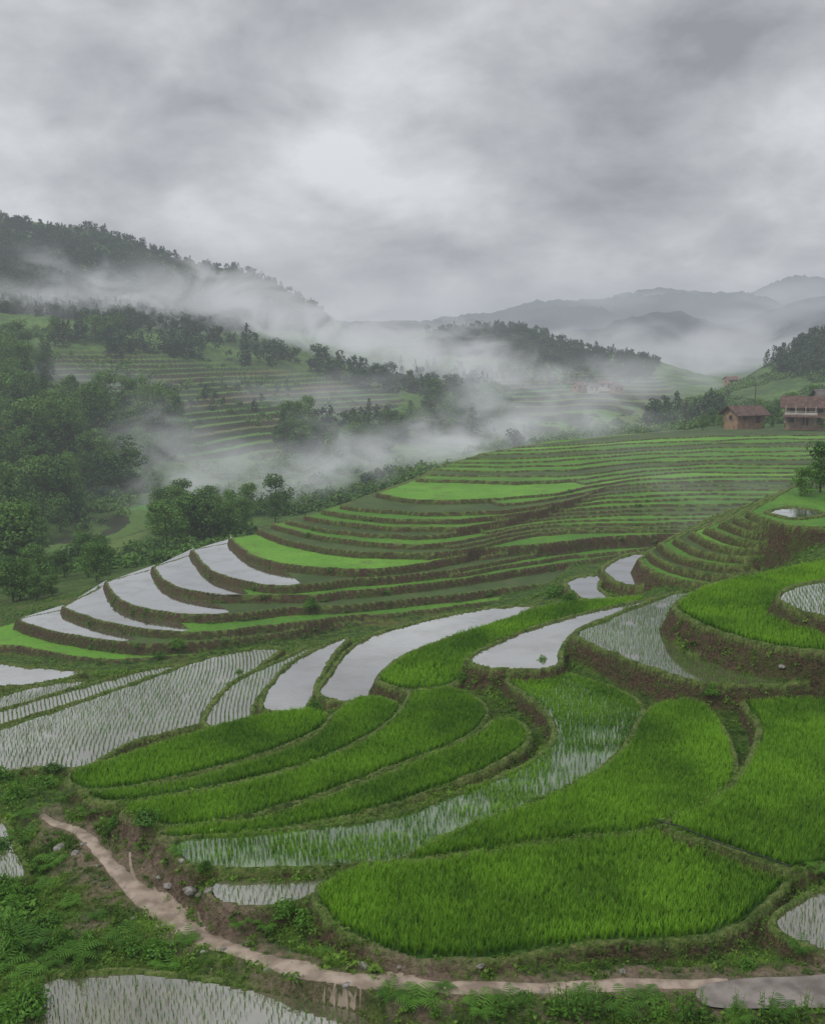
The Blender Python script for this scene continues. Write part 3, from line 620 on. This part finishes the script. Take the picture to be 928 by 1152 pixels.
def fern(seed):
    r=np.random.default_rng(seed); V=[];Fq=[];T=[]
    for i in range(10):
        a=i*.63+r.uniform(-.2,.2); L=r.uniform(.45,.7); up=r.uniform(.5,1.1); ca,sa=math.cos(a),math.sin(a)
        for j in range(1,11):
            t=j/10; x=L*t; z=L*up*(t-.75*t*t)*1.5; w=.16*math.sin(math.pi*min(t*.9+.12,1))+.02
            c=np.array([x*ca,x*sa,z]); tn=np.array([ca,sa,up*(1-1.5*t)*.8]); tn/=np.linalg.norm(tn); sd=np.array([-sa,ca,0])
            for sg in(-1,1):
                k=len(V); e=c+sd*sg*w+tn*.05-np.array([0,0,.03]); V+=[c-tn*.018,c+tn*.022,e+tn*.012,e-tn*.012]; tt=r.uniform(.1,.6); T+=[tt]*4; Fq.append((k,k+1,k+2,k+3))
    return np.array(V),np.array(Fq),np.array(T)
def tallweed(seed):
    r=np.random.default_rng(seed); V=[];Fq=[];T=[]; st=[]
    for i in range(6):
        a=r.uniform(0,6.28); top=np.array([.22*math.cos(a),.22*math.sin(a),r.uniform(.6,1.)]); b=np.array([.05*math.cos(a),.05*math.sin(a),-.05]); st.append(tube(b,top,.011,.005,5))
        for j in range(13):
            t=.15+.85*j/12; c=b+(top-b)*t; a2=r.uniform(0,6.28); L=.2*(1.15-t*.7); d=np.array([math.cos(a2),math.sin(a2),r.uniform(-.1,.6)]); d/=np.linalg.norm(d); sd=np.cross(d,[0,0,1]); sd/=np.linalg.norm(sd)
            k=len(V); V+=[c,c+d*L*.5+sd*L*.17,c+d*L-[0,0,L*.15],c+d*L*.5-sd*L*.17]; tt=r.uniform(.2,.9); T+=[tt]*4; Fq.append((k,k+1,k+2,k+3))
    return np.array(V),np.array(Fq),np.array(T),join(st)
FE=[]
for k in range(3):
    v,f,t=fern(k); FE.append(mk("frond",v,f,M_shrub,dict(tone=t),link=False).data)
TW=[]
for k in range(3):
    v,f,t,s_=tallweed(k); TW.append((mk("leaves",v,f,M_shrub,dict(tone=t),link=False).data,mk("stem",s_[0],s_[1],M_weed,dict(tone=np.full(len(s_[0]),.3)),link=False).data))
sp_=[(25,945,.9),(60,975,1.),(35,1065,1.1),(90,1075,.9),(140,1060,.8),(190,1090,.8),(210,1060,.7),(5,1090,1.1),(30,1105,1.),(60,1085,.8),(200,960,.6),(160,955,.6),(270,1045,.6),(300,1050,.7),(370,1075,.5),(470,1130,.8),(540,1140,.8),(570,1130,.6),(700,1140,.8),(730,1125,.6),(880,1140,.7),(830,1150,.7),(900,1075,.6),(920,985,.6),(100,915,.7),(30,920,.8),(75,900,.7),(10,1000,.8),(110,1035,.6),(440,1120,.6),(500,1115,.5),(655,1125,.7),(20,980,.8),(50,1000,.8),(80,1020,.7),(5,940,.8)]
for (u,v,s) in sp_:
    q=hit(u,v)
    if q is None or nearest(pmk.astype(float),q[:1],q[1:2])[0]>.5: continue
    thing("fern",q,s,(("frond",random.choice(FE)),),"green fern with arching fronds on the verge","fern","ferns on the verges")
for (u,v,s) in [(640,1150,1.1),(625,1146,.9),(665,1150,1.),(770,1152,.9),(785,1148,.7),(15,1135,.9),(45,1130,.8),(180,1082,.8),(168,1078,.7),(20,1022,.9),(350,1050,.6),(10,1060,.8),(600,1150,.7),(560,1152,.7),(90,1095,.6),(860,1152,.7),(905,1150,.7),(700,1152,.7),(330,1030,.5),(45,895,.7),(20,885,.8),(490,1150,.7),(740,1150,.7),(460,1140,.6),(830,1145,.6)]:
    q=hit(u,v)
    if q is None: continue
    a,b=random.choice(TW); thing("weed_plant",q,s,(("leaves",a),("stem",b)),"tall leafy weed standing on the verge","weed","tall weeds on the verges")
# ------------------------------------------------------------ stones
M_stone=simple("grey_stone",(.10,.095,.085),(.26,.24,.22),9.,.85,.02)
def rock_mesh(seed):
    bm=bmesh.new(); bmesh.ops.create_icosphere(bm,subdivisions=3,radius=1); r=np.random.default_rng(seed); o=r.uniform(0,50,2)
    for v in bm.verts:
        c=v.co; k=1+.5*float(fbm(np.array([c.x*1.2+o[0]]),np.array([c.y*1.2+c.z+o[1]]),3,seed)[0]); v.co=(c.x*k*1.2,c.y*k*.9,c.z*k*.55)
    me=bpy.data.meshes.new("stone"); bm.to_mesh(me); bm.free(); me.materials.append(M_stone)
    for p_ in me.polygons: p_.use_smooth=True
    return me
RM=[rock_mesh(k) for k in range(4)]
for (u,v,s) in ((190,998,.14),(215,1002,.2),(235,1003,.11),(300,1092,.1),(330,1100,.08),(410,1088,.12),(70,955,.2),(85,960,.12),(205,970,.1),(252,1070,.1),(120,1000,.08),(150,1035,.07),(878,758,.14),(540,1096,.08),(700,1094,.08),(480,1120,.09),(180,990,.08),(225,1010,.1),(95,950,.1),(280,1062,.07),(390,1108,.08),(610,1118,.07),(450,1094,.06),(170,1022,.06),(140,1000,.06),(110,975,.07),(185,1045,.07),(230,1072,.08),(330,1085,.06),(860,1120,.06)):
    q=hit(u,v)
    if q is None: continue
    o=bpy.data.objects.new("stone",RM[random.randrange(4)]); COL.objects.link(o); o.location=q; o.scale=(s,s,s); o.rotation_euler=(0,0,random.uniform(0,6)); o["label"]="small pale grey stone lying beside the path"; o["category"]="stone"; o["group"]="stones by the path"
# ------------------------------------------------------------ houses
def tile_mat(name,a,b):
    m,nt,o=newmat(name); tc=N(nt,'ShaderNodeTexCoord').outputs['Object']; w=N(nt,'ShaderNodeTexWave',{'Vector':tc,'Scale':1.6,'Distortion':.3},bands_direction='X').outputs['Fac']; n=noise(nt,tc,1.2,5.)
    princ(nt,o,mixc(nt,mrange(nt,n,.3,.7),a,b),.8,bump(nt,w,.8,.06)); return m
M_tile=tile_mat("dark_brown_tiles",(.055,.032,.025),(.13,.075,.056)); M_red=tile_mat("reddish_tiles",(.12,.06,.045),(.18,.10,.075)); M_gtile=tile_mat("grey_tiles",(.07,.06,.055),(.13,.115,.10))
M_brick=simple("earthen_brick",(.20,.12,.07),(.33,.215,.13),.9); M_plas=simple("pale_plaster",(.38,.34,.29),(.55,.51,.45),.8); M_wood=simple("dark_timber",(.06,.035,.022),(.10,.06,.04),5.)
M_tan=simple("tan_plaster",(.25,.155,.10),(.38,.26,.18),.8)
M_glass=simple("window_glass",(.02,.022,.025),(.04,.045,.05),1.,.15); M_conc=simple("concrete",(.24,.22,.20),(.36,.33,.30),1.)
def boxm(name,c,s,mat,par):
    bm=bmesh.new(); bmesh.ops.create_cube(bm,size=1)
    for v in bm.verts: v.co=(v.co.x*s[0],v.co.y*s[1],v.co.z*s[2])
    bmesh.ops.bevel(bm,geom=list(bm.edges),offset=min(s)*.08,segments=1,affect='EDGES')
    me=bpy.data.meshes.new(name); bm.to_mesh(me); bm.free(); me.materials.append(mat)
    o=bpy.data.objects.new(name,me); COL.objects.link(o); o.parent=par; o.location=c; return o
def gable(name,w,d,zb,rise,ov,th,mat,par):
    W=w/2+ov; D=d/2+ov; k=rise/(d/2); ze=zb-k*ov; zr=zb+rise
    V=[(-W,-D,ze),(W,-D,ze),(W,0,zr),(-W,0,zr),(W,D,ze),(-W,D,ze)]; V+=[(a,b,c-th) for a,b,c in V]
    Fq=[(0,1,2,3),(3,2,4,5),(7,6,9,8),(8,9,11,10),(0,6,7,1),(4,10,11,5),(0,3,9,6),(3,5,11,9),(1,7,8,2),(2,8,10,4)]
    me=bpy.data.meshes.new(name); me.from_pydata(V,[],Fq); me.materials.append(mat); o=bpy.data.objects.new(name,me); COL.objects.link(o); o.parent=par; return o
def house(p,rz,w,d,h,st,wall,roof,label,rise=1.2,balcony=False,ov=1.0):
    e=bpy.data.objects.new("farmhouse",None); COL.objects.link(e); e.location=p; e.rotation_euler=(0,0,rz); e["label"]=label; e["category"]="house"; e["group"]="village farmhouses"
    bm=bmesh.new(); x,y=w/2,d/2
    pr=[(-y,-1.5),(y,-1.5),(y,h),(0,h+rise-.12),(-y,h)]
    a=[bm.verts.new((-x,q,z)) for q,z in pr]; b=[bm.verts.new((x,q,z)) for q,z in pr]
    bm.faces.new(a[::-1]); bm.faces.new(b)
    for i in range(5): bm.faces.new((a[i],a[(i+1)%5],b[(i+1)%5],b[i]))
    me=bpy.data.meshes.new("wall"); bm.to_mesh(me); bm.free(); me.materials.append(wall); o=bpy.data.objects.new("wall",me); COL.objects.link(o); o.parent=e
    gable("roof",w,d,h+.03,rise,ov,.14,roof,e)
    sh=h/st; nwin=max(2,int(w/2.4))
    for k in range(st):
        for i in range(nwin):
            xx=-w/2+w*(i+.5)/nwin
            if k==0 and i==nwin//2:
                boxm("door",(xx,-d/2-.02,1.0),(1.1,.1,2.0),M_wood,e); continue
            wn=boxm("window",(xx,-d/2-.015,sh*k+sh*.5),(1.0,.08,1.0),M_glass,e)
            boxm("frame",(0,-.05,.55),(1.2,.06,.1),M_conc,wn); boxm("frame",(0,-.05,-.55),(1.2,.06,.1),M_conc,wn); boxm("frame",(0,-.05,0),(.07,.05,1.0),M_wood,wn)
    for sx in(-1,1):
        for k in range(st):
            wn=boxm("window",(sx*(w/2+.015),0,sh*k+sh*.5),(.08,1.0,.95),M_glass,e); boxm("sill",(sx*.06,0,-.53),(.12,1.2,.08),M_conc,wn)
    if balcony:
        boxm("balcony",(-w*.12,-d/2-.6,sh),(w*.76,1.15,.22),M_conc,e)
        for i in range(4): boxm("column",(-w/2+.15+i*(w*.7)/3,-d/2-1.05,h/2-.1),(.18,.18,h-.2),M_conc,e)
        boxm("railing",(-w*.12,-d/2-1.12,sh+.75),(w*.76,.07,.1),M_conc,e)
        boxm("parapet",(-w*.12,-d/2-1.12,sh+.33),(w*.76,.05,.36),M_plas,e)
        cn=gable("canopy",w*.8,2.2,sh-.25,.3,.25,.1,roof,e); cn.location=(-w*.12,-d/2-1.0,0)
    return e
q=hp(905,477,205); house(q,-.35,8.2,6.,4.1,2,M_tan,M_tile,"two-storey tan farmhouse with dark tiled roof and balcony",1.7,True)
q=hp(836,475,212); house(q,.35,6.8,5.,2.2,1,M_brick,M_tile,"small brown single-storey farmhouse with tiled roof",1.4)
q=hp(936,463,226); house(q,-.1,7.,6,3.8,2,M_plas,M_gtile,"pale plastered farmhouse with grey tiled roof",1.3)
for (u,v,y,w,m) in ((652,436,470,5.5,M_red),(667,437,465,4.5,M_gtile),(681,434,475,6,M_red),(694,437,470,4.5,M_tile),(822,430,430,5.,M_red)):
    q=hp(u,v,y); zz=float(H(np.array([q[0]]),np.array([q[1]]))[0]); house((q[0],q[1],min(max(zz,q[2]-1),q[2]+1)),random.uniform(-.5,.5),w,4.5,2.4,1,M_plas if u%2 else M_tan,m,"distant valley farmhouse with tiled roof in mist",1.1,ov=.5)
for (u,v,y,h) in ((770,480,205,6.5),(848,468,214,7.5)):
    q=hp(u,v,y); e=bpy.data.objects.new("utility_pole",None); COL.objects.link(e); e.location=(q[0],q[1],q[2]-.5); e["label"]="slim wooden utility pole with crossarm beside terraces"; e["category"]="utility pole"
    vv,ff=tube((0,0,-.5),(0,0,h),.11,.07,8); o=mk("pole",vv,ff,M_wood); o.parent=e; boxm("crossarm",(0,-.12,h-.5),(1.4,.1,.1),M_wood,e)
hz=[gp(u,v,-13.6) for u,v in catmull([(735,927),(775,940),(820,958),(860,970),(890,981)],False,6)]
parts=[]
M_hose=simple("black_rubber",(.01,.01,.01),(.02,.02,.02),3.,.4)
for a,b in zip(hz[:-1],hz[1:]):
    za=float(H(np.array([a[0]]),np.array([a[1]]))[0])+.22; zb_=float(H(np.array([b[0]]),np.array([b[1]]))[0])+.22; parts.append(tube((a[0],a[1],max(za,-13.45)),(b[0],b[1],max(zb_,-13.45)),.018,.018,6))
v_,f_=join(parts); o=mk("irrigation_hose",v_,f_,M_hose); o["label"]="black irrigation hose laid along a paddy bund"; o["category"]="hose"
# ------------------------------------------------------------ air haze and mist
def vol_mat(name,dens,colr,hetero=None,soft=.24):
    m,nt,o=newmat(name)
    if hetero is None: dv=dens; ev=dens
    else:
        tc=N(nt,'ShaderNodeTexCoord').outputs['Object']; ln=N(nt,'ShaderNodeVectorMath',{0:tc},operation='LENGTH').outputs['Value']
        fo=mrange(nt,ln,.1,1.,1.,0.)
        mp=N(nt,'ShaderNodeMapping',{'Vector':pos(nt),'Scale':(hetero,hetero*.6,hetero*1.7),'Rotation':(0,.45,0)})
        nz=N(nt,'ShaderNodeTexNoise',{'Vector':mp.outputs[0],'Scale':1.,'Detail':5.,'Roughness':.62,'Distortion':1.1}).outputs['Fac']
        th=mth(nt,'SUBTRACT',mth(nt,'ADD',nz,mth(nt,'MULTIPLY',fo,.32)),.605)
        dv=mth(nt,'MULTIPLY',mth(nt,'MULTIPLY',mrange(nt,th,0.,soft),fo),dens); ev=dv
    ab=N(nt,'ShaderNodeVolumeAbsorption',{'Color':(0,0,0,1),'Density':dv}); em=N(nt,'ShaderNodeEmission',{'Color':c4(colr),'Strength':ev})  # haze and mist glow: emission stands in for scattered skylight
    ad=N(nt,'ShaderNodeAddShader',{0:ab.outputs[0],1:em.outputs[0]}); nt.links.new(ad.outputs[0],o.inputs['Volume']); return m
bm=bmesh.new(); bmesh.ops.create_cube(bm,size=1); me=bpy.data.meshes.new("haze"); bm.to_mesh(me); bm.free(); me.materials.append(vol_mat("thin_haze",.00048,(.42,.45,.495)))
o=bpy.data.objects.new("haze",me); COL.objects.link(o); o.scale=(9000,6000,420); o.location=(0,2500,-60); o["kind"]="structure"; o["label"]="thin grey haze filling the valley air"; o["category"]="haze"
bm=bmesh.new(); bmesh.ops.create_icosphere(bm,subdivisions=3,radius=1); sph=bpy.data.meshes.new("mist"); bm.to_mesh(sph); bm.free()
def mist(u,v,y,rx,ry,rz,dens,sc=.03,tilt=0,c=(.56,.585,.605),soft=.30):
    q=hp(u,v,y); me=sph.copy(); me.materials.append(vol_mat("mist_bank",dens,c,sc,soft)); o=bpy.data.objects.new("mist",me); COL.objects.link(o); o.location=q; o.scale=(rx,ry,rz); o.rotation_euler=(0,tilt,0)
    o["kind"]="stuff"; o["label"]="bank of white mist drifting over the valley"; o["category"]="mist"
mist(40,338,470,120,55,24,.022,.038,-.1)
mist(200,335,490,110,60,32,.034,.034,.1)
mist(320,350,500,95,60,38,.042,.032,.3)
mist(440,385,520,100,60,42,.040,.032,.25)
mist(530,408,520,70,50,36,.028,.04,.1)
mist(250,545,225,80,32,18,.030,.055,-.25)
mist(335,555,205,45,22,11,.030,.07,-.3)
mist(430,515,260,70,38,17,.028,.055,-.25)
mist(205,500,235,34,22,20,.026,.06,.3)
mist(590,470,290,56,40,22,.028,.05,-.2)
mist(545,445,330,30,32,40,.028,.05,.3)
mist(620,490,195,50,22,9,.022,.07,-.15)
mist(120,440,330,70,30,16,.012,.05,.2)
mist(340,450,370,90,40,22,.013,.04,-.1)
mist(680,390,900,280,120,42,.012,.012,.05)
mist(850,395,1000,300,150,50,.011,.012)
mist(700,345,2350,420,220,110,.007,.006,.05,(.47,.49,.535))
mist(870,335,2350,420,220,110,.008,.007,-.05,(.47,.49,.535))
mist(900,350,1350,260,120,70,.009,.009,-.1,(.48,.50,.54))
mist(740,376,1300,240,110,50,.010,.009,.1,(.48,.50,.54))
mist(60,300,540,40,40,20,.016,.05,.4)
mist(690,430,430,110,45,20,.018,.035)
mist(720,520,165,60,30,9,.010,.05,.05)
mist(760,562,130,45,20,9,.012,.06)
mist(850,590,95,20,12,5,.012,.09)
# ------------------------------------------------------------ world
w=bpy.data.worlds.new("World"); scene.world=w; w.use_nodes=True; nt=w.node_tree; nt.nodes.clear()
out=nt.nodes.new('ShaderNodeOutputWorld'); SUN_EL=math.radians(48); SUN_ROT=math.radians(300)
sky=N(nt,'ShaderNodeTexSky',sky_type='NISHITA',sun_disc=False,sun_elevation=SUN_EL,sun_rotation=SUN_ROT)
skc=N(nt,'ShaderNodeVectorMath',{0:sky.outputs[0],'Scale':.1},operation='SCALE').outputs[0]
d=N(nt,'ShaderNodeTexCoord').outputs['Generated']; dn=N(nt,'ShaderNodeVectorMath',{0:d},operation='NORMALIZE').outputs[0]
sp=N(nt,'ShaderNodeSeparateXYZ',{0:dn}); zc=mth(nt,'ADD',mth(nt,'MAXIMUM',sp.outputs[2],0.),.42)
cx=mth(nt,'DIVIDE',sp.outputs[0],zc); cy=mth(nt,'DIVIDE',sp.outputs[1],zc)
cv=N(nt,'ShaderNodeCombineXYZ',{0:cx,1:cy,2:.0}).outputs[0]
n1=N(nt,'ShaderNodeTexNoise',{'Vector':cv,'Scale':2.2,'Detail':8.,'Roughness':.49,'Distortion':.15}).outputs['Fac']
n2=N(nt,'ShaderNodeTexNoise',{'Vector':N(nt,'ShaderNodeMapping',{'Vector':cv,'Location':(4,2,0)}).outputs[0],'Scale':4.8,'Detail':7.,'Roughness':.55,'Distortion':.2}).outputs['Fac']
val=mth(nt,'ADD',mth(nt,'MULTIPLY',n1,.62),mth(nt,'MULTIPLY',n2,.38))
def blob(u,v,rad,amt):
    a=(u-464)/F; b=(576-v)/F; q=np.array([a,math.cos(P)+b*math.sin(P),-math.sin(P)+b*math.cos(P)]); q/=np.linalg.norm(q)
    ds=N(nt,'ShaderNodeVectorMath',{0:dn,1:tuple(q)},operation='DISTANCE').outputs['Value']
    return mrange(nt,ds,0.,rad,amt,0.)
for bb in ((430,150,.20,.07),(240,190,.16,.05),(30,140,.12,.05),(620,230,.2,.035),(780,110,.24,-.08),(640,110,.12,-.035),(120,50,.22,-.05),(480,10,.14,-.03),(830,260,.14,.04),(250,260,.16,-.02)):
    val=mth(nt,'ADD',val,blob(*bb))
rp=N(nt,'ShaderNodeValToRGB',{0:val}); cr=rp.color_ramp
cr.elements[0].position=.36; cr.elements[0].color=(.28,.285,.305,1); cr.elements[1].position=.64; cr.elements[1].color=(.86,.87,.885,1)
e=cr.elements.new(.5); e.color=(.54,.545,.565,1)
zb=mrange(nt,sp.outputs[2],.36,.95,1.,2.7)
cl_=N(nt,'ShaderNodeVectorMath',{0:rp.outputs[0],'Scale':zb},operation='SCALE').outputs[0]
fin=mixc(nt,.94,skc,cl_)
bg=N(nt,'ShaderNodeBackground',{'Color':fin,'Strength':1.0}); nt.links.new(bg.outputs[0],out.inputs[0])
sl=bpy.data.lights.new("sun",'SUN'); sl.energy=1.5; sl.angle=math.radians(14); sl.color=(1,.98,.94); so=bpy.data.objects.new("sun",sl); COL.objects.link(so)
so.rotation_euler=(math.radians(42),0,math.radians(-60))
